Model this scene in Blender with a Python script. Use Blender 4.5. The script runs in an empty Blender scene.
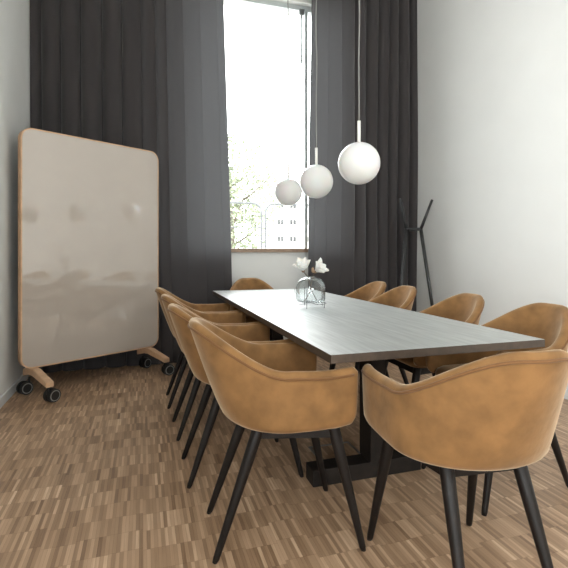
import bpy, bmesh, math, random
from mathutils import Vector, Matrix
random.seed(7)
S = bpy.context.scene
COL = S.collection
PI = math.pi

# ---------------------------------------------------------------- camera
cam_d = bpy.data.cameras.new('camera'); cam = bpy.data.objects.new('camera', cam_d); COL.objects.link(cam)
cam_d.sensor_fit = 'HORIZONTAL'; cam_d.sensor_width = 36.0
F_PX = 450.0
cam_d.lens = 36.0 * F_PX / 568.0
cam_d.shift_y = (253.0 - 284.0) / 568.0
cam_d.clip_start = 0.05; cam_d.clip_end = 300
cam.location = (0, 0, 1.10)
YAW = math.atan(141.0 / 450.0)
cam.rotation_euler = (PI / 2, 0, -YAW)
S.camera = cam
S.view_settings.view_transform = 'Standard'; S.view_settings.look = 'None'
S.view_settings.gamma = 1.0; S.view_settings.use_curve_mapping = False
S.view_settings.exposure = 0.70

# ---------------------------------------------------------------- daylight
W = bpy.data.worlds.new('sky'); S.world = W; W.use_nodes = True
nt = W.node_tree; nt.nodes.clear()
wo = nt.nodes.new('ShaderNodeOutputWorld'); bg = nt.nodes.new('ShaderNodeBackground')
bg.inputs['Color'].default_value = (0.96, 0.98, 1.0, 1); bg.inputs['Strength'].default_value = 9.0
nt.links.new(bg.outputs[0], wo.inputs[0])

def portal(name, loc, rot, sx, sy):
    l = bpy.data.lights.new(name, 'AREA'); l.shape = 'RECTANGLE'; l.size = sx; l.size_y = sy
    l.cycles.is_portal = True
    o = bpy.data.objects.new(name, l); COL.objects.link(o); o.location = loc; o.rotation_euler = rot
LX, RX, YB, YF, H = -0.975, 3.05, 4.79, -3.2, 4.35     # room limits
WX0, WX1, WZ0, WZ1 = 0.38, 2.15, 1.13, 3.93            # far window opening, widened behind the curtains to imitate lens glare
portal('portal_far', ((WX0+WX1)/2, YB + .30, (WZ0+WZ1)/2), (-PI/2, 0, 0), WX1-WX0, WZ1-WZ0)
SX0, SX1, SZ0, SZ1 = -2.6, -0.2, 0.4, 3.6               # side window (left wall, behind the camera), as y range
portal('portal_side', (LX-.28, (SX0+SX1)/2, (SZ0+SZ1)/2), (PI/2, 0, -PI/2), SX1-SX0, SZ1-SZ0)
RX0, RX1, RZ0, RZ1 = -0.2, 1.3, 1.0, 2.7                # rear window
portal('portal_rear', ((RX0+RX1)/2, YF-.28, (RZ0+RZ1)/2), (PI/2, 0, 0), RX1-RX0, RZ1-RZ0)

# ---------------------------------------------------------------- helpers
def srgb(r, g, b):
    f = lambda c: (c/255/12.92) if c/255 <= .04045 else ((c/255+.055)/1.055)**2.4
    return (f(r), f(g), f(b), 1)

def mat(name, col, rough=.6, metal=0, noise=0.0, nscale=8, bump=0.0, bscale=60, **kw):
    m = bpy.data.materials.new(name); m.use_nodes = True
    t = m.node_tree; b = t.nodes['Principled BSDF']
    b.inputs['Base Color'].default_value = col; b.inputs['Roughness'].default_value = rough
    b.inputs['Metallic'].default_value = metal
    for k, v in kw.items():
        b.inputs[k.replace('_', ' ')].default_value = v
    tc = t.nodes.new('ShaderNodeTexCoord')
    n = t.nodes.new('ShaderNodeTexNoise'); n.inputs['Scale'].default_value = nscale; n.inputs['Detail'].default_value = 4
    t.links.new(tc.outputs['Object'], n.inputs['Vector'])
    r = t.nodes.new('ShaderNodeValToRGB')
    r.color_ramp.elements[0].position = .3; r.color_ramp.elements[1].position = .7
    r.color_ramp.elements[0].color = tuple(c*(1-noise) for c in col[:3])+(1,)
    r.color_ramp.elements[1].color = tuple(min(1, c*(1+noise)) for c in col[:3])+(1,)
    t.links.new(n.outputs['Fac'], r.inputs['Fac']); t.links.new(r.outputs['Color'], b.inputs['Base Color'])
    if bump:
        n2 = t.nodes.new('ShaderNodeTexNoise'); n2.inputs['Scale'].default_value = bscale
        t.links.new(tc.outputs['Object'], n2.inputs['Vector'])
        bp = t.nodes.new('ShaderNodeBump'); bp.inputs['Strength'].default_value = bump; bp.inputs['Distance'].default_value = .01
        t.links.new(n2.outputs['Fac'], bp.inputs['Height']); t.links.new(bp.outputs[0], b.inputs['Normal'])
    return m

M = {}
M['wall'] = mat('wall_paint', (.74, .74, .72, 1), .75, noise=.015, nscale=3, bump=.05, bscale=200)
M['ceil'] = mat('ceiling_paint', (.7, .7, .69, 1), .8, noise=.01)
M['base'] = mat('baseboard_paint', (.72, .73, .73, 1), .45, noise=.01)
M['velvet'] = mat('mustard_velvet', srgb(128, 94, 58), .8, noise=.24, nscale=11, bump=.14, bscale=26,
                  Sheen_Weight=.55, Sheen_Roughness=.35, Sheen_Tint=(1.0, .82, .6, 1), Specular_IOR_Level=.2)
M['piping'] = mat('mustard_piping', srgb(112, 78, 46), .8, noise=.06, nscale=20, Sheen_Weight=.1, Specular_IOR_Level=.25)
M['blackwood'] = mat('black_stained_wood', srgb(20, 14, 11), .5, noise=.25, nscale=25, Specular_IOR_Level=.3)
M['blackmetal'] = mat('black_metal', srgb(44, 45, 46), .4, noise=.1)
M['curtain'] = None
M['oak'] = mat('light_oak', srgb(204, 166, 132), .5, noise=.12, nscale=14)
M['castor'] = mat('black_rubber', srgb(22, 22, 23), .5, noise=.1)
M['castor_grey'] = mat('grey_wheel_rim', srgb(135, 135, 132), .4, noise=.05)
M['board'] = mat('glass_board', srgb(186, 175, 164), .04, noise=.01, Coat_Weight=1.0, Coat_Roughness=.02, Specular_IOR_Level=.8)
M['frame_al'] = mat('window_frame_paint', srgb(186, 194, 194), .4, noise=.03)
M['sill'] = mat('brown_sill_stone', srgb(150, 126, 106), .5, noise=.1, nscale=30)
M['opal'] = mat('opal_glass', (.74, .74, .73, 1), .3, noise=.003, Subsurface_Weight=.25)
M['cord'] = mat('grey_textile_cord', srgb(128, 128, 124), .7, noise=.05)
M['handle'] = mat('grey_handle_metal', srgb(110, 114, 114), .5, noise=.05)
M['whitemetal'] = mat('white_lacquer', (.8, .78, .74, 1), .35, noise=.01)
M['petal'] = mat('magnolia_petal', (.9, .87, .82, 1), .55, noise=.04, nscale=40, Subsurface_Weight=.2)
M['stem'] = mat('brown_stem', srgb(92, 76, 58), .7, noise=.2, nscale=40)
M['bud'] = mat('brown_bud', srgb(150, 122, 96), .7, noise=.2, nscale=40)
M['steel'] = mat('brushed_steel', srgb(170, 172, 172), .35, metal=.9, noise=.05)
M['rod'] = mat('dark_wire', srgb(46, 52, 54), .4, metal=.5, noise=.05)
M['galv'] = mat('galvanised_steel', srgb(66, 68, 70), .7, metal=.0, noise=.1)
M['facade'] = mat('pale_facade', (.62, .6, .56, 1), .9, noise=.04, nscale=.6)
M['fglass'] = mat('dark_window_glass', (.046, .047, .047, 1), .9, noise=.2, nscale=.8, Specular_IOR_Level=.1)
M['leaf'] = mat('tree_leaves', (.12, .14, .08, 1), .7, noise=.5, nscale=3)
M['bark'] = mat('tree_bark', (.08, .065, .05, 1), .9, noise=.3)
M['pave'] = mat('light_paving', (.5, .49, .47, 1), .9, noise=.1, nscale=1)
M['water'] = None

def curtain_mat():
    m = bpy.data.materials.new('charcoal_curtain_cloth'); m.use_nodes = True
    t = m.node_tree; t.nodes.clear(); N = t.nodes.new
    out = N('ShaderNodeOutputMaterial'); mix = N('ShaderNodeMixShader'); p = N('ShaderNodeBsdfPrincipled'); tr = N('ShaderNodeBsdfTranslucent')
    tc = N('ShaderNodeTexCoord'); n = N('ShaderNodeTexNoise'); n.inputs['Scale'].default_value = 350
    r = N('ShaderNodeValToRGB'); r.color_ramp.elements[0].color = (.046, .041, .042, 1); r.color_ramp.elements[1].color = (.074, .066, .067, 1)
    t.links.new(tc.outputs['Object'], n.inputs['Vector']); t.links.new(n.outputs['Fac'], r.inputs['Fac'])
    t.links.new(r.outputs[0], p.inputs['Base Color']); p.inputs['Roughness'].default_value = .8
    p.inputs['Sheen Weight'].default_value = .25; p.inputs['Specular IOR Level'].default_value = .2
    tr.inputs['Color'].default_value = (.085, .088, .092, 1)  # translucent glow stands in for lens glare on the cloth beside the window
    mix.inputs[0].default_value = .22
    t.links.new(p.outputs[0], mix.inputs[1]); t.links.new(tr.outputs[0], mix.inputs[2]); t.links.new(mix.outputs[0], out.inputs[0])
    return m
M['curtain'] = curtain_mat()

def thin_glass(name, tint, refl=.08, rough=.02):
    m = bpy.data.materials.new(name); m.use_nodes = True
    t = m.node_tree; t.nodes.clear(); N = t.nodes.new
    out = N('ShaderNodeOutputMaterial'); mix = N('ShaderNodeMixShader'); tr = N('ShaderNodeBsdfTransparent'); g = N('ShaderNodeBsdfGlossy')
    lw = N('ShaderNodeLayerWeight'); lw.inputs['Blend'].default_value = .25
    mul = N('ShaderNodeMath'); mul.operation = 'MULTIPLY_ADD'; mul.inputs[1].default_value = .35; mul.inputs[2].default_value = refl
    tr.inputs['Color'].default_value = tint; g.inputs['Roughness'].default_value = rough
    t.links.new(lw.outputs['Fresnel'], mul.inputs[0]); t.links.new(mul.outputs[0], mix.inputs[0])
    t.links.new(tr.outputs[0], mix.inputs[1]); t.links.new(g.outputs[0], mix.inputs[2]); t.links.new(mix.outputs[0], out.inputs[0])
    return m
M['pane'] = thin_glass('window_glass', (.97, .98, .97, 1), .02)
M['vase'] = thin_glass('smoky_vase_glass', (.955, .97, .972, 1), .05)

def floor_mat():
    m = bpy.data.materials.new('industrial_oak_parquet'); m.use_nodes = True
    t = m.node_tree; N = t.nodes.new; L = t.links.new
    p = t.nodes['Principled BSDF']; p.inputs['Roughness'].default_value = .42
    tc = N('ShaderNodeTexCoord'); sp = N('ShaderNodeSeparateXYZ'); L(tc.outputs['Object'], sp.inputs[0])
    def math_(op, a, b=None, c=None):
        n = N('ShaderNodeMath'); n.operation = op
        for i, v in enumerate((a, b, c)):
            if v is None: continue
            if isinstance(v, (int, float)): n.inputs[i].default_value = v
            else: L(v, n.inputs[i])
        return n.outputs[0]
    def white(a, b, w=0.0):
        c = N('ShaderNodeCombineXYZ'); L(a, c.inputs[0]) if not isinstance(a, (int, float)) else None
        L(b, c.inputs[1]); c.inputs[2].default_value = w
        n = N('ShaderNodeTexWhiteNoise'); n.noise_dimensions = '3D'; L(c.outputs[0], n.inputs['Vector']); return n.outputs['Value']
    SW, SL, NB = .0135, .118, 9
    # columns of blocks run along x; each column of blocks is shifted along y
    bx = math_('FLOOR', math_('DIVIDE', sp.outputs[0], SW*NB))
    cx = N('ShaderNodeCombineXYZ'); L(bx, cx.inputs[0])
    wn = N('ShaderNodeTexWhiteNoise'); wn.noise_dimensions = '3D'; L(cx.outputs[0], wn.inputs['Vector'])
    ys = math_('ADD', math_('DIVIDE', sp.outputs[1], SL), math_('MULTIPLY', wn.outputs['Value'], .35))
    row = math_('FLOOR', ys); fy = math_('FRACT', ys)
    xs = math_('DIVIDE', sp.outputs[0], SW); colu = math_('FLOOR', xs); fx = math_('FRACT', xs)
    v1 = white(colu, row, 1.3); v2 = white(bx, row, 7.7)
    # wood grain along y
    mp = N('ShaderNodeMapping'); mp.inputs['Scale'].default_value = (160, 7, 1); L(tc.outputs['Object'], mp.inputs[0])
    gn = N('ShaderNodeTexNoise'); gn.inputs['Scale'].default_value = 1; gn.inputs['Detail'].default_value = 3; L(mp.outputs[0], gn.inputs['Vector'])
    big = N('ShaderNodeTexNoise'); big.inputs['Scale'].default_value = 1.3; L(tc.outputs['Object'], big.inputs['Vector'])
    val = math_('ADD', math_('MULTIPLY', v1, .62), math_('MULTIPLY', v2, .16))
    val = math_('ADD', val, math_('MULTIPLY', gn.outputs['Fac'], .30))
    val = math_('ADD', val, math_('MULTIPLY', big.outputs['Fac'], .10))
    r = N('ShaderNodeValToRGB'); e = r.color_ramp.elements
    e[0].position = .12; e[0].color = srgb(108, 82, 61)
    e[1].position = 1.05 if False else 1.0; e[1].color = srgb(216, 188, 158)
    for pos, c in ((.35, srgb(146, 117, 91)), (.6, srgb(167, 137, 109)), (.85, srgb(188, 157, 128))):
        k = e.new(pos); k.color = c
    L(val, r.inputs['Fac'])
    # gaps
    gx = math_('LESS_THAN', fx, .06); gy = math_('LESS_THAN', fy, .012)
    gap = math_('MAXIMUM', gx, gy)
    mx = N('ShaderNodeMixRGB'); mx.blend_type = 'MULTIPLY'; mx.inputs['Color2'].default_value = (.55, .5, .46, 1)
    L(math_('MULTIPLY', gap, .8), mx.inputs['Fac']); L(r.outputs[0], mx.inputs['Color1']); L(mx.outputs[0], p.inputs['Base Color'])
    rr = math_('MULTIPLY_ADD', v1, .12, .36); L(rr, p.inputs['Roughness'])
    return m
M['floor'] = floor_mat()

def table_mat():
    m = bpy.data.materials.new('oak_veneer_with_glare'); m.use_nodes = True
    t = m.node_tree; N = t.nodes.new; L = t.links.new
    p = t.nodes['Principled BSDF']; p.inputs['Roughness'].default_value = .50; p.inputs['Specular IOR Level'].default_value = 1.0; p.inputs['Coat Weight'].default_value = .7; p.inputs['Coat Roughness'].default_value = .42
    tc = N('ShaderNodeTexCoord'); mp = N('ShaderNodeMapping'); mp.inputs['Scale'].default_value = (22, 1.6, 22); L(tc.outputs['Object'], mp.inputs[0])
    n = N('ShaderNodeTexNoise'); n.inputs['Scale'].default_value = 2.2; n.inputs['Detail'].default_value = 6; L(mp.outputs[0], n.inputs['Vector'])
    r = N('ShaderNodeValToRGB'); r.color_ramp.elements[0].position = .3; r.color_ramp.elements[1].position = .75
    r.color_ramp.elements[0].color = srgb(140, 143, 141); r.color_ramp.elements[1].color = srgb(178, 181, 178)  # window glare is put into these pale wood tones
    L(n.outputs['Fac'], r.inputs['Fac']); L(r.outputs[0], p.inputs['Base Color'])
    bp = N('ShaderNodeBump'); bp.inputs['Strength'].default_value = .08; bp.inputs['Distance'].default_value = .004
    L(n.outputs['Fac'], bp.inputs['Height']); L(bp.outputs[0], p.inputs['Normal'])
    return m
M['table'] = table_mat()
M['tableedge'] = mat('brown_oak_edge', srgb(66, 54, 44), .5, noise=.25, nscale=30)
M['tabledark'] = mat('dark_oak_base', srgb(30, 24, 20), .6, noise=.3, nscale=30, Specular_IOR_Level=.3)

def link_mesh(name, bm, m, parent=None, smooth=False):
    bmesh.ops.recalc_face_normals(bm, faces=bm.faces)
    me = bpy.data.meshes.new(name); bm.to_mesh(me); bm.free()
    if smooth:
        for f in me.polygons: f.use_smooth = True
    o = bpy.data.objects.new(name, me); COL.objects.link(o); me.materials.append(m)
    if parent: o.parent = parent
    return o

def thing(name, label, cat, loc=(0, 0, 0), rz=0, group=None):
    o = bpy.data.objects.new(name, None); COL.objects.link(o); o.empty_display_size = .1
    o.location = loc; o.rotation_euler = (0, 0, rz); tag(o, label, cat, group); return o
def tag(o, label, cat, group=None):
    o['label'] = label; o['category'] = cat
    if group: o['group'] = group
def struct(o): o['kind'] = 'structure'; return o

def box(bm, x0, x1, y0, y1, z0, z1, bev=0, mtx=None):
    r = bmesh.ops.create_cube(bm, size=1)
    vs = r['verts']
    for v in vs:
        v.co = Vector((x0+(v.co.x+.5)*(x1-x0), y0+(v.co.y+.5)*(y1-y0), z0+(v.co.z+.5)*(z1-z0)))
    if bev:
        es = list({e for v in vs for e in v.link_edges})
        b = bmesh.ops.bevel(bm, geom=es, offset=bev, segments=2, affect='EDGES', profile=.6)
        vs = list({v for f in b['faces'] for v in f.verts} | {v for v in vs if v.is_valid})
    if mtx:
        for v in vs: v.co = mtx @ v.co
    return vs

def tube(bm, pts, rad, n=10, caps=True, closed=False):
    """smooth tube through pts; rad number or list"""
    pts = [Vector(p) for p in pts]; k = len(pts)
    rads = rad if isinstance(rad, (list, tuple)) else [rad]*k
    rings = []; prev = None
    for i, p in enumerate(pts):
        if closed: d = (pts[(i+1) % k]-pts[i-1])
        else: d = pts[min(i+1, k-1)]-pts[max(i-1, 0)]
        d.normalize()
        if prev is None:
            u = d.orthogonal().normalized()
        else:
            u = prev - d*prev.dot(d)
            u = u.normalized() if u.length > 1e-6 else d.orthogonal().normalized()
        prev = u; w = d.cross(u)
        rings.append([bm.verts.new(p + (u*math.cos(2*PI*j/n)+w*math.sin(2*PI*j/n))*rads[i]) for j in range(n)])
    m = k if closed else k-1
    for i in range(m):
        a, b = rings[i], rings[(i+1) % k]
        for j in range(n): bm.faces.new((a[j], a[(j+1) % n], b[(j+1) % n], b[j]))
    if caps and not closed:
        bm.faces.new(rings[0][::-1]); bm.faces.new(rings[-1])

def lathe(bm, prof, n=40, center=(0, 0)):
    rings = []
    for r, z in prof:
        if r < 1e-5: rings.append([bm.verts.new((center[0], center[1], z))])
        else: rings.append([bm.verts.new((center[0]+r*math.cos(2*PI*j/n), center[1]+r*math.sin(2*PI*j/n), z)) for j in range(n)])
    for a, b in zip(rings, rings[1:]):
        for j in range(n):
            q = [a[j % len(a)], a[(j+1) % len(a)], b[(j+1) % len(b)], b[j % len(b)]]
            u = []
            for v in q:
                if v not in u: u.append(v)
            if len(u) > 2: bm.faces.new(u)

def prism(bm, outline, a, b, axis='y'):
    """outline list of 2D points extruded between a and b on axis"""
    def P(u, v, w):
        return {'y': (u, w, v), 'z': (u, v, w), 'x': (w, u, v)}[axis]
    A = [bm.verts.new(P(u, v, a)) for u, v in outline]; B = [bm.verts.new(P(u, v, b)) for u, v in outline]
    n = len(outline)
    bm.faces.new(A[::-1]); bm.faces.new(B)
    for i in range(n): bm.faces.new((A[i], A[(i+1) % n], B[(i+1) % n], B[i]))

def rrect(w, h, r, cx=0, cz=0, seg=8):
    pts = []
    for (sx, sz, a0) in ((1, 1, 0), (-1, 1, PI/2), (-1, -1, PI), (1, -1, 3*PI/2)):
        for i in range(seg+1):
            a = a0+PI/2*i/seg
            pts.append((cx+sx*(w/2-r)+r*math.cos(a), cz+sz*(h/2-r)+r*math.sin(a)))
    return pts

def smooth(a, b, x):
    t = max(0, min(1, (x-a)/(b-a))); return t*t*(3-2*t)

# ---------------------------------------------------------------- room
def wall_with_hole(name, plane, c0, c1, thick0, thick1, hole):
    """wall in a plane 'x' or 'y'; c0,c1 horizontal range; hole=(h0,h1,z0,z1)"""
    bm = bmesh.new(); h0, h1, z0, z1 = hole
    for a, b, za, zb in ((c0, h0, 0, H), (h1, c1, 0, H), (h0, h1, 0, z0), (h0, h1, z1, H)):
        if plane == 'y': box(bm, a, b, thick0, thick1, za, zb)
        else: box(bm, thick0, thick1, a, b, za, zb)
    return struct(link_mesh(name, bm, M['wall']))

bm = bmesh.new(); box(bm, LX-.3, RX+.3, YF-.3, YB+.32, -.12, 0); struct(link_mesh('floor', bm, M['floor']))
bm = bmesh.new(); box(bm, LX-.3, RX+.3, YF-.3, YB+.32, H, H+.2); struct(link_mesh('ceiling', bm, M['ceil']))
wall_with_hole('wall_back', 'y', LX-.3, RX+.3, YB, YB+.32, (WX0, WX1, WZ0, WZ1))
wall_with_hole('wall_left', 'x', YF, YB, LX-.3, LX, (SX0, SX1, SZ0, SZ1))
bm = bmesh.new(); box(bm, RX, RX+.3, YF, YB, 0, H); struct(link_mesh('wall_right', bm, M['wall']))
wall_with_hole('wall_front', 'y', LX-.3, RX+.3, YF-.3, YF, (RX0, RX1, RZ0, RZ1))

def baseboard(name, pts):
    bm = bmesh.new(); box(bm, *pts, 0, .072, bev=.003); return struct(link_mesh(name, bm, M['base']))
baseboard('baseboard_left', (LX, LX+.014, YF, 4.44))
baseboard('baseboard_right', (RX-.014, RX, YF, 4.44))
baseboard('baseboard_back', (LX+.02, RX-.02, YB-.014, YB))
baseboard('baseboard_front', (LX+.02, RX-.02, YF, YF+.014))

def window(name, plane, c0, c1, z0, z1, depth, mullions, inward):
    """frame sits at 'depth' on the wall's normal axis"""
    bm = bmesh.new(); fw = .055
    def b(a0, a1, za, zb, d0=-.035, d1=.035):
        if plane == 'y': box(bm, a0, a1, depth+d0, depth+d1, za, zb, bev=.004)
        else: box(bm, depth+d0, depth+d1, a0, a1, za, zb, bev=.004)
    b(c0, c0+fw, z0, z1); b(c1-fw, c1, z0, z1); b(c0+fw, c1-fw, z0, z0+.022); b(c0+fw, c1-fw, z1-fw, z1)
    for mx in mullions: b(mx-.018, mx+.018, z0+.022, z1-fw)
    fr = struct(link_mesh(name, bm, M['frame_al']))
    bm = bmesh.new()
    if plane == 'y': box(bm, c0+fw, c1-fw, depth-.004, depth+.004, z0+.022, z1-fw)
    else: box(bm, depth-.004, depth+.004, c0+fw, c1-fw, z0+.022, z1-fw)
    link_mesh('glass_pane', bm, M['pane'], fr)
    return fr
w1 = window('window_1', 'y', WX0, WX1, WZ0, WZ1, YB+.10, [1.79], -1)
# espagnolette rod and lever at the sash stile
bm = bmesh.new(); tube(bm, [(1.725, YB+.05, 3.88), (1.725, YB+.05, 3.27)], .010)
tube(bm, [(1.725, YB+.05, 3.36), (1.722, YB+.03, 3.33), (1.712, YB+.02, 3.25)], .012)
box(bm, 1.70, 1.76, YB+.035, YB+.07, 3.82, 3.88, bev=.006); link_mesh('window_opener_rod', bm, M['handle'], w1, True)
window('window_2', 'x', SX0, SX1, SZ0, SZ1, LX-.15, [(SX0+SX1)/2], 1)
window('window_3', 'y', RX0, RX1, RZ0, RZ1, YF-.15, [.55], 1)
bm = bmesh.new(); box(bm, WX0-.06, WX1+.06, YB-.045, YB+.062, 1.107, 1.13+.02, bev=.005)
struct(link_mesh('trim_1', bm, M['sill']))

# ---------------------------------------------------------------- outside
bm = bmesh.new(); box(bm, -60, 80, YB+.33, 90, -.35, -.25); g = link_mesh('pavement', bm, M['pave']); struct(g)

def heras(x0, x1, y, zt, label):
    o = thing('site_fence_panel', label, 'fence', ((x0+x1)/2, y, -.25), 0, 'construction fence panels outside the window')
    w = (x1-x0)/2; h = zt+.25; bm = bmesh.new(); r = .17
    pts = [(-w, 0, .04)]
    for i in range(9): a = PI - PI/2*i/8; pts.append((-w+r+r*math.cos(a), 0, h-r+r*math.sin(a)))
    for i in range(9): a = PI/2 - PI/2*i/8; pts.append((w-r+r*math.cos(a), 0, h-r+r*math.sin(a)))
    pts.append((w, 0, .04)); tube(bm, pts, .019, 8)
    tube(bm, [(-w, 0, .25), (w, 0, .25)], .017, 8)
    link_mesh('tube_frame', bm, M['galv'], o, True)
    bm = bmesh.new(); zm = 1.56+.25
    tube(bm, [(-w, 0, zm), (w, 0, zm)], .010, 6)
    k = -w+.16
    while k < w-.05:
        tube(bm, [(k, .0, .26), (k, 0, h-.02)], .0022, 4); k += .16
    link_mesh('wire_mesh', bm, M['galv'], o)
    for s in (-1, 1):
        bm = bmesh.new(); box(bm, s*(w-.10)-.11, s*(w-.10)+.11, -.3, .3, 0, .13, bev=.02); link_mesh('foot_block', bm, M['pave'], o)
    return o
heras(-1.38, 2.06, 7.94, 2.0, 'grey tubular site fence panel beyond window, its rounded corner left of the gap')
heras(2.135, 5.6, 7.94, 2.0, 'grey tubular site fence panel beyond window, right of the gap and before the building')

# building with rows of windows
b0 = thing('apartment_building', 'pale sunlit apartment building with rows of windows seen through the window', 'building', (0, 70, -.25))
bm = bmesh.new(); box(bm, 19.4, 52, 0, 12, 0, 14.0); link_mesh('facade_wall', bm, M['facade'], b0)
bm = bmesh.new(); box(bm, 19.1, 52.3, -.4, 12.2, 14.0, 14.3); link_mesh('roof_edge', bm, M['facade'], b0)
for fl in range(5):
    for i in range(11):
        x = 20.7+i*2.1; z = .45+fl*2.72
        bm = bmesh.new(); box(bm, x, x+1.25, -.12, .12, z, z+1.0)
        fo = link_mesh('window', bm, M['facade'], b0)
        bm = bmesh.new()
        for kx in (0, 1): box(bm, x+.07+kx*.59, x+.59+kx*.59, -.16, -.10, z+.08, z+.92)
        link_mesh('pane', bm, M['fglass'], fo)

# tree outside on the left
def tree(x, y, h, rad, label, n, seed):
    rnd = random.Random(seed)
    o = thing('street_tree', label, 'tree', (x, y, -.25))
    bm = bmesh.new(); tube(bm, [(0, 0, 0), (.05, 0, h*.35), (-.05, .1, h*.7)], [.16, .12, .04], 10)
    for k in range(9):
        a = k*2.4; z = h*(.28+.05*k); L_ = rad*.8
        tube(bm, [(0, 0, z), (L_*.5*math.cos(a), L_*.5*math.sin(a), z+.5), (L_*math.cos(a), L_*math.sin(a), z+1.1)], [.06, .035, .012], 6)
    link_mesh('trunk', bm, M['bark'], o, True)
    bm = bmesh.new()
    for k in range(n):
        while True:
            p = Vector((rnd.uniform(-1, 1), rnd.uniform(-1, 1), rnd.uniform(-1, 1)))
            if p.length < 1 and rnd.random() < .35+.65*(1-abs(math.sin(p.x*7)*math.cos(p.z*6))): break
        c = Vector((p.x*rad, p.y*rad, h*.62+p.z*h*.42))
        d1 = Vector((rnd.uniform(-1, 1), rnd.uniform(-1, 1), rnd.uniform(-1, 1))).normalized(); d2 = d1.orthogonal().normalized()
        s = rnd.uniform(.05, .11)
        vs = [bm.verts.new(c+d1*s), bm.verts.new(c+d2*s*.6), bm.verts.new(c-d1*s), bm.verts.new(c-d2*s*.6)]
        bm.faces.new(vs)
    f = link_mesh('foliage', bm, M['leaf'], o)
tree(3.1, 16.5, 5.6, 1.9, 'leafy green tree beyond the fence in the left of the window', 5200, 3)

# ---------------------------------------------------------------- curtains
def curtain(name, x0b, x1b, x0t, x1t, yc, amp, label, seed, smooth_side):
    """x range at the bottom and at the top; smooth_side: the edge beside the window, where folds are shallow"""
    rnd = random.Random(seed)
    ztop = H-.05; zbot = .012
    nx, nz = 420, 26
    W_ = x1b-x0b
    # irregular fold phases
    marks = [0]
    while marks[-1] < 1: marks.append(marks[-1]+rnd.uniform(.08, .21)/W_)
    def phase(u):
        for i in range(len(marks)-1):
            if marks[i] <= u <= marks[i+1]: return i+(u-marks[i])/(marks[i+1]-marks[i])
        return len(marks)-1
    ampk = [rnd.uniform(.6, 1.15) for _ in range(len(marks)+2)]
    bm = bmesh.new(); g = []
    for j in range(nz+1):
        w = j/nz; z = zbot+(ztop-zbot)*w; row = []
        xa = x0b+(x0t-x0b)*min(1, w*1.15); xb = x1b+(x1t-x1b)*min(1, w*1.15)
        for i in range(nx+1):
            u = i/nx; ph = phase(u); a = ampk[int(ph)]*(1-(ph % 1))+ampk[int(ph)+1]*(ph % 1)
            s = (1-u) if smooth_side > 0 else u         # s=0 at window edge
            k = .10+.90*smooth(.22, .75, s)
            k *= .75+.25*w
            c = 1-2*abs(math.cos(PI*ph))**.6
            y = yc+amp*k*a*c + .012*math.sin(9*u+2.2*w*PI+seed)
            x = xa+(xb-xa)*u + .016*k*math.sin(2*PI*ph)
            row.append(bm.verts.new((x, y, z)))
        g.append(row)
    for j in range(nz):
        for i in range(nx): bm.faces.new((g[j][i], g[j][i+1], g[j+1][i+1], g[j+1][i]))
    o = link_mesh(name, bm, M['curtain'], None, True)
    tag(o, label, 'curtain')
    return o
curtain('curtain', LX+.006, .90, LX+.006, .79, 4.59, .075, 'full-height charcoal curtain left of the window, behind the whiteboard', 5, 1)
curtain('curtain', 1.70, RX-.006, 1.745, RX-.006, 4.59, .075, 'full-height charcoal curtain right of the window, behind the coat stand', 11, -1)

# ---------------------------------------------------------------- table
TX0, TX1, TY0, TY1 = .633, 1.60, 1.465, 4.295
TC = ((TX0+TX1)/2, (TY0+TY1)/2)
tb = thing('conference_table', 'long dark grey wooden conference table on black pedestal feet', 'table', (TC[0], TC[1], 0))
bm = bmesh.new(); hw, hl = (TX1-TX0)/2, (TY1-TY0)/2
box(bm, -hw, hw, -hl, hl, .708, .74, bev=.002); tt = link_mesh('tabletop', bm, M['table'], tb); tt.data.materials.append(M['tableedge'])
for f in tt.data.polygons: f.material_index = 0 if f.normal.z > .5 else 1  # split tone imitates light: top paled by glare, edges left dark brown
for yy in (2.02, 3.76):
    y = yy-TC[1]; x = -.021
    bm = bmesh.new(); box(bm, x-.04, x+.04, y-.06, y+.06, .079, .70, bev=.004); p = link_mesh('post', bm, M['tabledark'], tb)
    bm = bmesh.new(); box(bm, x-.335, x+.25, y-.05, y+.05, .0, .078, bev=.004); link_mesh('foot', bm, M['tabledark'], tb)
    bm = bmesh.new(); box(bm, x-.26, x+.26, y-.045, y+.045, .66, .7075, bev=.004); link_mesh('top_beam', bm, M['tabledark'], tb)
bm = bmesh.new(); box(bm, -.085, -.005, 2.02-TC[1]+.06, 3.76-TC[1]-.06, .58, .65, bev=.004); link_mesh('stretcher', bm, M['tabledark'], tb)

# floor box below the table
fb = thing('floor_socket_box', 'steel-rimmed socket box set in the floor under the table', 'floor box', (1.015, 2.27, 0))
bm = bmesh.new()
for a in ((-.125, .125, -.115, -.10), (-.125, .125, .10, .115), (-.125, -.11, -.10, .10), (.11, .125, -.10, .10)): box(bm, *a, 0, .006, bev=.001)
link_mesh('rim', bm, M['steel'], fb)
bm = bmesh.new(); box(bm, -.1095, .1095, -.0995, .0995, 0, .004); link_mesh('lid', bm, M['floor'], fb)

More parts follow.
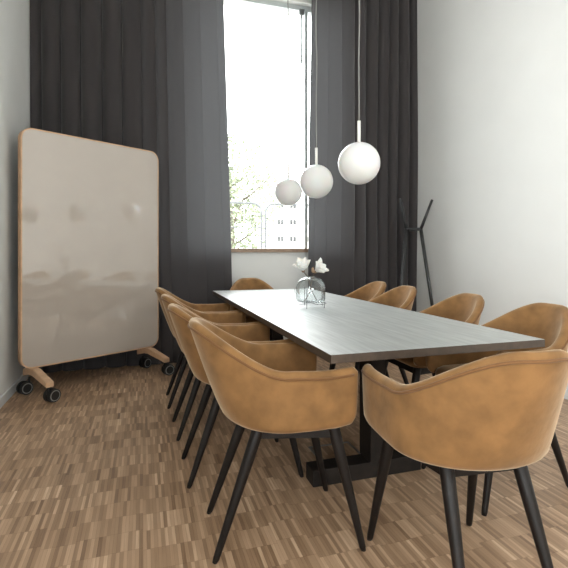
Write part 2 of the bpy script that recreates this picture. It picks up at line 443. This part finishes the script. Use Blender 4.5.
# ---------------------------------------------------------------- chair
def make_chair(label):
    root = thing('dining_chair', label, 'chair')
    # plan path: s=-1 (left front tip) .. 0 (back centre) .. 1 (right front tip)
    YS, TIP = .0, .205
    arm_l = TIP-YS
    N_ARM, N_ARC = 12, 26
    half = []
    for i in range(N_ARM): half.append(('arm', i/N_ARM))       # tip -> shoulder
    for i in range(N_ARC+1): half.append(('arc', i/N_ARC))
    def plan(kind, t, hw, rear, tip):
        if kind == 'arm':
            y = tip+(YS-tip)*t; return Vector((-(hw+.006*(1-t)-.008*max(0, 1-t/.35)**2), y))
        a = PI/2*t; n = 2.05
        x = -hw*abs(math.cos(a))**(2/n) if t < 1 else 0; y = YS-(YS-rear)*abs(math.sin(a))**(2/n)
        return Vector((x, y))
    ZREF = .845
    def section_path(v):          # v=0 bottom .. 1 at ZREF : half-width, rear, tip
        g = max(0, v)**.85
        return (.264+.010*g, -.218-.146*g, TIP-.012*(1-v)+.012)
    def ztop(kind, t):
        if kind == 'arm': return .688+.003*(1-t)**2-.004*math.sin(PI*t)
        q = smooth(.07, .88, t**.92); return .688+.156*q
    def zbot(kind, t):
        if kind == 'arm': return .470+.012*(1-t)**2
        return .470
    TH = .043
    secs = []
    cols = half + [(k, t) for (k, t) in half[-2::-1]]
    nh = len(half)
    NV = 12
    def outer_pt(kind, t, mir, z):
        v = (z-.462)/(ZREF-.462)
        hw, rear, tip = section_path(v); p = plan(kind, t, hw, rear, tip)
        return Vector((-p.x if mir else p.x, p.y, z))
    def normal2(kind, t, mir, z):
        e = .01
        def q(tt, kk):
            v = (z-.462)/(ZREF-.462); hw, rear, tip = section_path(v); p = plan(kk, tt, hw, rear, tip); return p
        if kind == 'arm': a, b = q(max(t-e, 0), 'arm'), q(min(t+e, 1), 'arm')
        elif t < .02: a, b = q(.9, 'arm'), q(.08, 'arc')
        elif t > .98: return Vector((0, 1))
        else: a, b = q(t-e, 'arc'), q(t+e, 'arc')
        d = (b-a).normalized(); n = Vector((-d.y, d.x))     # inward
        if n.dot(-plan(kind, t, .25, -.25, TIP)) < 0 and kind == 'arc': n = -n
        if kind == 'arm': n = Vector((1, 0)) if n.x < 0 or True else n
        if mir: n = Vector((-n.x, n.y))
        return n
    def section(kind, t, mir, shrink=0, fwd=0):
        zt, zb = ztop(kind, t)-.020*shrink**2, zbot(kind, t)+.035*shrink**2
        pts = []; rimr = TH/2
        half_off = TH/2*(1-math.sqrt(max(0, 1-shrink*shrink))) if shrink else 0
        def place(z, off):
            zz = z
            o = outer_pt(kind, t, mir, zz); n = normal2(kind, t, mir, zz)
            off = off*(1-2*half_off/TH)+half_off
            return Vector((o.x+n.x*off, o.y+n.y*off+fwd, zz))
        # bottom outer rounding
        for a in (0, 25, 50, 75):
            ra = math.radians(a); pts.append(place(zb+.03*(1-math.sin(math.radians(90-a)))*0+.03-.03*math.cos(ra), .022*(1-math.sin(ra))))
        for i in range(1, NV+1):
            z = zb+.03+(zt-rimr-zb-.03)*i/NV; pts.append(place(z, 0))
        for a in (30, 60, 90, 120, 150, 180):
            ra = math.radians(a); pts.append(place(zt-rimr+rimr*math.sin(ra), rimr-rimr*math.cos(ra)))
        for i in range(1, NV+1):
            z = zt-rimr+(zb-(zt-rimr))*i/NV
            bulge = .010*math.sin(PI*i/NV)
            pts.append(place(z, TH+bulge))
        return pts
    bm = bmesh.new()
    def add(kind, t, mir, **k): secs.append([bm.verts.new(p) for p in section(kind, t, mir, **k)])
    tipr = [(.995, .024), (.92, .022), (.75, .017), (.5, .010), (.25, .003)]
    for s, f in tipr: add('arm', 0, False, shrink=s, fwd=f)
    for i, (k, t) in enumerate(cols): add(k, t, i >= nh)
    for s, f in reversed(tipr): add('arm', 0, True, shrink=s, fwd=f)
    for A, B in zip(secs, secs[1:]):
        n = len(A)
        for j in range(n): bm.faces.new((A[j], A[(j+1) % n], B[(j+1) % n], B[j]))
    bm.faces.new(secs[0]); bm.faces.new(secs[-1][::-1])
    sh = link_mesh('shell', bm, M['velvet'], root, True)
    # piping along the outer rim
    bm = bmesh.new(); pts = []
    def pp(kind, t, mir, dz=0, fwd=0):
        zt = ztop(kind, t)-.024-dz; o = outer_pt(kind, t, mir, zt); n = normal2(kind, t, mir, zt)
        return Vector((o.x-n.x*.0015, o.y-n.y*.0015+fwd, zt))
    for i, (k, t) in enumerate(cols): pts.append(pp(k, t, i >= nh))
    tube(bm, pts, .0048, 8); link_mesh('piping', bm, M['piping'], sh, True)
    # seat: D-shaped pad with rounded edge
    bm = bmesh.new(); out = []
    hwS, rearS, tipS = .232, -.180, .215
    for i in range(0, 9): a = PI/2*i/8; out.append((-hwS+.05-.05*math.cos(a)*1, 0))
    base = []
    r = .06
    for i in range(7): a = PI/2*i/6; base.append((hwS-r+r*math.cos(PI/2-a), tipS-r+r*math.sin(PI/2-a)))   # front right corner
    for i in range(1, 21):
        a = PI*i/20; n = 2.4; c, s_ = math.cos(a), math.sin(a)
        base.append((hwS*math.copysign(abs(c)**(2/n), c), YS-(YS-rearS)*abs(s_)**(2/n)))
    for i in range(7): a = PI/2*i/6; base.append((-(hwS-r)-r*math.cos(a), tipS-r+r*math.sin(a)))
    prof = [(-.035, .4615), (-.008, .464), (0, .473), (0, .49), (-.006, .507), (-.02, .518), (-.05, .524)]
    rings = []
    for off, z in prof:
        rings.append([bm.verts.new((x*(1+off/hwS), (y-.0)*(1+off/.2), z)) for x, y in base])
    for A, B in zip(rings, rings[1:]):
        n = len(A)
        for j in range(n): bm.faces.new((A[j], A[(j+1) % n], B[(j+1) % n], B[j]))
    bm.faces.new(rings[0][::-1]); bm.faces.new(rings[-1])
    link_mesh('seat', bm, M['velvet'], root, True)
    # frame under the seat
    tops = {(-1, 1): Vector((-.175, .165, .460)), (1, 1): Vector((.175, .165, .460)),
            (-1, -1): Vector((-.125, -.105, .460)), (1, -1): Vector((.125, -.105, .460))}
    feet = {(-1, 1): Vector((-.215, .27, 0)), (1, 1): Vector((.215, .27, 0)),
            (-1, -1): Vector((-.156, -.27, 0)), (1, -1): Vector((.156, -.27, 0))}
    bm = bmesh.new()
    loop = [tops[(-1, 1)], tops[(1, 1)], tops[(1, -1)], tops[(-1, -1)]]
    for a, b in zip(loop, loop[1:]+loop[:1]):
        d = (b-a).normalized(); nrm = Vector((-d.y, d.x, 0))*.012; up = Vector((0, 0, 1))
        vs = []
        for p in (a, b):
            for sgn, z in ((-1, .416), (1, .416), (1, .4605), (-1, .4605)):
                q = p+nrm*sgn; vs.append(bm.verts.new((q.x, q.y, z)))
        for i in range(4): bm.faces.new((vs[i], vs[(i+1) % 4], vs[4+(i+1) % 4], vs[4+i]))
        bm.faces.new(vs[3::-1]); bm.faces.new(vs[4:])
    link_mesh('leg_frame', bm, M['blackwood'], root)
    for key in tops:
        bm = bmesh.new(); a, b = tops[key], feet[key]
        tube(bm, [a+(b-a)*t for t in (0, .03, .3, .6, .97, 1)], [.021, .0225, .0205, .0165, .0120, .0100], 14)
        # trim the foot flat on the floor
        for v in bm.verts: v.co.z = min(max(v.co.z, .0008), .4600)
        link_mesh('leg', bm, M['blackwood'], root, True)
    return root

def dup(root, loc, rz, label):
    r = root.copy(); COL.objects.link(r); r.location = loc; r.rotation_euler = (0, 0, rz); r['label'] = label
    for ch in [c for c in COL.objects if c.parent == root]:
        c = ch.copy(); COL.objects.link(c); c.parent = r
        for g in [q for q in COL.objects if q.parent == ch]:
            d = g.copy(); COL.objects.link(d); d.parent = c
    return r
deg = math.radians
seats = [
    # x, y, rotation of the facing direction (0 = +y), label
    (.524, 1.735, -PI/2-deg(4), 'mustard velvet armchair on the left side of the table, nearest the camera'),
    (.475, 2.30, -PI/2, 'mustard velvet armchair on the left side, directly behind the nearest left one'),
    (.462, 2.865, -PI/2+deg(1), 'mustard velvet armchair on the left side, third back from the camera'),
    (.445, 3.43, -PI/2-deg(1), 'mustard velvet armchair on the left side, farthest back near the whiteboard'),
    (1.020, 1.262, -deg(5), 'mustard velvet armchair at the near end of the table, back to camera'),
    (1.04, 4.20, PI, 'mustard velvet armchair at the far end of the table, below the window'),
    (1.635, 1.765, PI/2, 'mustard velvet armchair on the right side, nearest and partly hidden by near end chair'),
    (1.645, 2.36, PI/2-deg(2), 'mustard velvet armchair on the right side, second back from the camera'),
    (1.64, 3.05, PI/2, 'mustard velvet armchair on the right side, third back, below the coat stand'),
    (1.71, 3.61, PI/2, 'mustard velvet armchair on the right side, farthest back near the curtain'),
]
ch0 = make_chair(seats[0][3]); ch0['group'] = 'velvet armchairs around the table'
ch0.location = (seats[0][0], seats[0][1], 0); ch0.rotation_euler = (0, 0, seats[0][2])
for x, y, rz, lab in seats[1:]: dup(ch0, (x, y, 0), rz, lab)

# ---------------------------------------------------------------- pendants
def pendant(x, y, z, label):
    o = thing('globe_pendant', label, 'pendant lamp', (x, y, z), 0, 'white globe pendants over the table')
    R_ = .115
    bm = bmesh.new(); bmesh.ops.create_uvsphere(bm, u_segments=48, v_segments=32, radius=R_)
    link_mesh('globe_shade', bm, M['opal'], o, True)
    bm = bmesh.new(); tube(bm, [(0, 0, R_-.003), (0, 0, R_+.118)], .009, 16); link_mesh('stem', bm, M['whitemetal'], o, True)
    bm = bmesh.new(); ph = x*7
    pts = [(.0045*math.sin(i*.9+ph)*math.sin(PI*i/30), 0, R_+.117+(H-.03-z-R_-.117)*i/30) for i in range(31)]
    tube(bm, pts, .0042, 8); link_mesh('cord', bm, M['cord'], o, True)
    bm = bmesh.new(); lathe(bm, [(0, H-z), (.055, H-z), (.055, H-z-.02), (.05, H-z-.028), (0, H-z-.028)], 32); link_mesh('ceiling_rose', bm, M['whitemetal'], o)
pendant(1.132, 2.235, 1.592, 'white opal globe pendant, nearest and largest, hanging in front of the right curtain')
pendant(1.141, 2.895, 1.592, 'white opal globe pendant, middle of the three at the right edge of the window')
pendant(1.166, 3.60, 1.612, 'white opal globe pendant, farthest and smallest, hanging before the window glass')

# ---------------------------------------------------------------- coat stand
cs = thing('coat_stand', 'black three-legged coat stand in the corner beside the right curtain', 'coat stand', (2.745, 4.20, 0))
R0 = .10
for k, (ang) in enumerate((-35, 85, 205)):
    a = deg(ang); c, s_ = math.cos(a), math.sin(a)
    node = Vector((R0*c, R0*s_, 1.355))
    foot = Vector((.29*c, .29*s_, .012)); top = Vector(((R0+.115)*c, (R0+.115)*s_, 1.665))
    bm = bmesh.new(); tube(bm, [foot, node*.5+foot*.5, node], [.015, .0175, .019], 12)
    for v in bm.verts: v.co.z = max(v.co.z, .0008)
    link_mesh('leg', bm, M['blackmetal'], cs, True)
    bm = bmesh.new(); tube(bm, [node, node.lerp(top, .5), top], [.017, .0145, .013], 12); link_mesh('hook_arm', bm, M['blackmetal'], cs, True)
    a2 = deg(ang+120); n2 = Vector((R0*math.cos(a2), R0*math.sin(a2), 1.355))
    bm = bmesh.new(); tube(bm, [node, node.lerp(n2, .5)+Vector((0, 0, -.004)), n2], [.017, .014, .017], 12); link_mesh('crossbar', bm, M['blackmetal'], cs, True)

# ---------------------------------------------------------------- whiteboard
P0, P1 = Vector((-.886, 3.835)), Vector((.135, 4.455))
dv = P1-P0; BW = dv.length; ang = math.atan2(dv.y, dv.x)
wb = thing('mobile_whiteboard', 'large rounded beige glass whiteboard with oak frame on castor feet', 'whiteboard', ((P0.x+P1.x)/2, (P0.y+P1.y)/2, 0), ang)
BZ0, BZ1 = .215, 2.058; BH = BZ1-BZ0; BC = (BZ0+BZ1)/2
# local: x along the board, -y faces the room
bm = bmesh.new()
op = rrect(BW, BH, .085, 0, BC, 10); ip = rrect(BW-.022, BH-.022, .074, 0, BC, 10)
D0, D1 = -.016, .048
rows = []
for (pl, y) in ((op, D0+.004), (rrect(BW-.006, BH-.006, .082, 0, BC, 10), D0), (ip, D0), (ip, D0+.012), (ip, D1-.012), (ip, D1), (rrect(BW-.006, BH-.006, .082, 0, BC, 10), D1), (op, D1-.004)):
    rows.append([bm.verts.new((u, y, v)) for u, v in pl])
n = len(rows[0])
for i in range(len(rows)):
    A, B = rows[i], rows[(i+1) % len(rows)]
    for j in range(n): bm.faces.new((A[j], A[(j+1) % n], B[(j+1) % n], B[j]))
link_mesh('oak_frame', bm, M['oak'], wb)
bm = bmesh.new(); prism(bm, rrect(BW-.024, BH-.024, .073, 0, BC, 10), D0+.002, D1-.002); link_mesh('glass_panel', bm, M['board'], wb)
def castor(parent, x, y, rot):
    mt = Matrix.Translation((x, y, 0)) @ Matrix.Rotation(rot, 4, 'Z')
    bm = bmesh.new(); r = .050
    for s in (-1, 1):
        m2 = mt @ Matrix.Translation((s*.020, .034, r)) @ Matrix.Rotation(PI/2, 4, 'Y')
        bmesh.ops.create_cone(bm, cap_ends=True, segments=28, radius1=r, radius2=r*.96, depth=.028, matrix=m2)
    c = link_mesh('castor', bm, M['castor'], parent, False)
    for s in (-1, 1):
        bm = bmesh.new()
        m2 = mt @ Matrix.Translation((s*.0347, .034, r)) @ Matrix.Rotation(PI/2, 4, 'Y')
        bmesh.ops.create_cone(bm, cap_ends=True, segments=28, radius1=r*.80, radius2=r*.80, depth=.003, matrix=m2)
        bm.faces.ensure_lookup_table(); caps = [f for f in bm.faces if len(f.verts) > 10]
        rr = bmesh.ops.inset_region(bm, faces=caps, thickness=r*.14); bmesh.ops.delete(bm, geom=caps, context='FACES_ONLY')
        link_mesh('wheel_rim', bm, M['castor_grey'], parent, False)
    bm = bmesh.new()
    tube(bm, [mt @ Vector((0, 0, .06)), mt @ Vector((0, 0, .125))], .009, 10)
    tube(bm, [mt @ Vector((0, 0, .08)), mt @ Vector((0, .034, .055))], .006, 8)
    link_mesh('castor_bracket', bm, M['castor'], c, True)
for s in (-1, 1):
    fx = s*(BW/2-.10)
    bm = bmesh.new()
    # chevron foot: high at the middle, ends over the castors
    outl = [(-.30, .122), (-.30, .160), (-.05, .2145), (.06, .2145), (.16, .185), (.16, .130), (.03, .165), (-.03, .165)]
    prism(bm, outl, fx-.028, fx+.028, 'x')
    bmesh.ops.bevel(bm, geom=bm.edges[:], offset=.004, segments=2, affect='EDGES')
    ft = link_mesh('foot', bm, M['oak'], wb)
    castor(ft, fx, -.262, deg(-75 if s < 0 else -100)); castor(ft, fx, .102, deg(100 if s < 0 else -80))

# ---------------------------------------------------------------- vase and flowers
VX, VY, VZ = 1.062, 2.80, .74
vs_ = thing('glass_vase', 'round smoky glass vase in a thin wire stand on the table', 'vase', (VX, VY, VZ+.0))
bm = bmesh.new(); r = .088
prof = [(0, .030), (.062, .031), (.088, .038), (.099, .056), (.099, .125), (.096, .146), (.086, .168), (.068, .186), (.045, .196), (.030, .200), (.027, .204), (.030, .207)]
inner = [(max(0, rr-.003), z+(.003 if rr < .08 and z < .1 else 0)) for rr, z in reversed(prof[:-1])]
lathe(bm, prof+inner, 48); link_mesh('glass_body', bm, M['vase'], vs_, True)
bm = bmesh.new()
R2 = .104
tube(bm, [(R2*math.cos(2*PI*i/36), R2*math.sin(2*PI*i/36), .027) for i in range(36)], .0016, 6, closed=True)
for k in range(5):
    a = 2*PI*k/5+.35; tube(bm, [(R2*math.cos(a), R2*math.sin(a), .0008), (R2*math.cos(a), R2*math.sin(a), .125)], .0018, 6)
for a in (0.2, 0.2+PI/2): tube(bm, [(R2*math.cos(a), R2*math.sin(a), .027), (-R2*math.cos(a), -R2*math.sin(a), .027)], .0014, 6)
link_mesh('wire_stand', bm, M['rod'], vs_, True)

def blossom(stem_pts, head, axis, scale, label, seed):
    """stem_pts local to the vase; head = centre of the bloom"""
    rnd = random.Random(seed)
    o = thing('magnolia_stem', label, 'flower', (VX+stem_pts[0][0], VY+stem_pts[0][1], VZ+stem_pts[0][2]), 0, 'white flowers in the vase')
    off = Vector(stem_pts[0]); bm = bmesh.new()
    tube(bm, [Vector(p)-off for p in stem_pts], .0022, 8); link_mesh('stem', bm, M['stem'], o, True)
    ax = Vector(axis).normalized(); q = Vector((0, 0, 1)).rotation_difference(ax).to_matrix()
    bm = bmesh.new()
    for k in range(8):
        a = 2*PI*k/8+rnd.uniform(-.2, .2); spread = (.42 if k % 2 else .72)+rnd.uniform(-.1, .1); L_ = .058*scale*rnd.uniform(.9, 1.1)
        rot = Matrix.Rotation(a, 3, 'Z')
        grid = []; rows_ = 9
        for side in (0, 1):
            g = []
            for i in range(rows_+1):
                t = i/rows_; w = .021*scale*math.sin(PI*min(1, t*.93+.05))**.7+.0008; row = []
                for j in range(7):
                    u = j/3-1
                    rr = .006*scale+L_*math.sin(spread)*t*(1+.2*t); z = L_*math.cos(spread*.8)*t**.9
                    cup = (u*u)*.010*scale
                    row.append(bm.verts.new(q @ (rot @ Vector((rr-cup+(.0009 if side else 0), u*w, z+cup*.4))) + Vector(head)-off))
                g.append(row)
            grid.append(g)
        for g in grid:
            for i in range(rows_):
                for j in range(6): bm.faces.new((g[i][j], g[i][j+1], g[i+1][j+1], g[i+1][j]))
        A, B = grid
        for i in range(rows_):
            for j in (0, 6): bm.faces.new((A[i][j], A[i+1][j], B[i+1][j], B[i][j]))
        for j in range(6):
            bm.faces.new((A[rows_][j], A[rows_][j+1], B[rows_][j+1], B[rows_][j])); bm.faces.new((A[0][j], A[0][j+1], B[0][j+1], B[0][j]))
    link_mesh('petals', bm, M['petal'], o, True)
    bm = bmesh.new(); bmesh.ops.create_uvsphere(bm, u_segments=12, v_segments=8, radius=.009*scale)
    for v in bm.verts: v.co = q @ Vector((v.co.x, v.co.y, v.co.z*1.5)) + Vector(head)-off
    link_mesh('calyx', bm, M['bud'], o, True)
    return o
blossom([(.055, .03, .042), (.02, .02, .10), (-.016, .008, .203), (-.040, 0, .225), (-.052, 0, .243)], (-.052, 0, .245), (-.3, -.5, .8), 1.3,
        'white magnolia bloom at the left of the vase mouth', 2)
f2 = blossom([(-.05, -.02, .042), (-.01, -.012, .10), (.012, -.006, .195), (.022, 0, .215), (.034, -.004, .236)], (.036, -.004, .238), (.5, -.7, .6), 1.3,
        'white magnolia bloom leaning right of the vase mouth beside a brown bud', 4)
bm = bmesh.new()
bmesh.ops.create_uvsphere(bm, u_segments=12, v_segments=10, radius=.009)
for v in bm.verts: v.co = Vector((v.co.x, v.co.y, v.co.z*2.1)) + Vector((.016, 0, .246)) - Vector((-.05, -.02, .042))
link_mesh('bud', bm, M['bud'], f2, True)
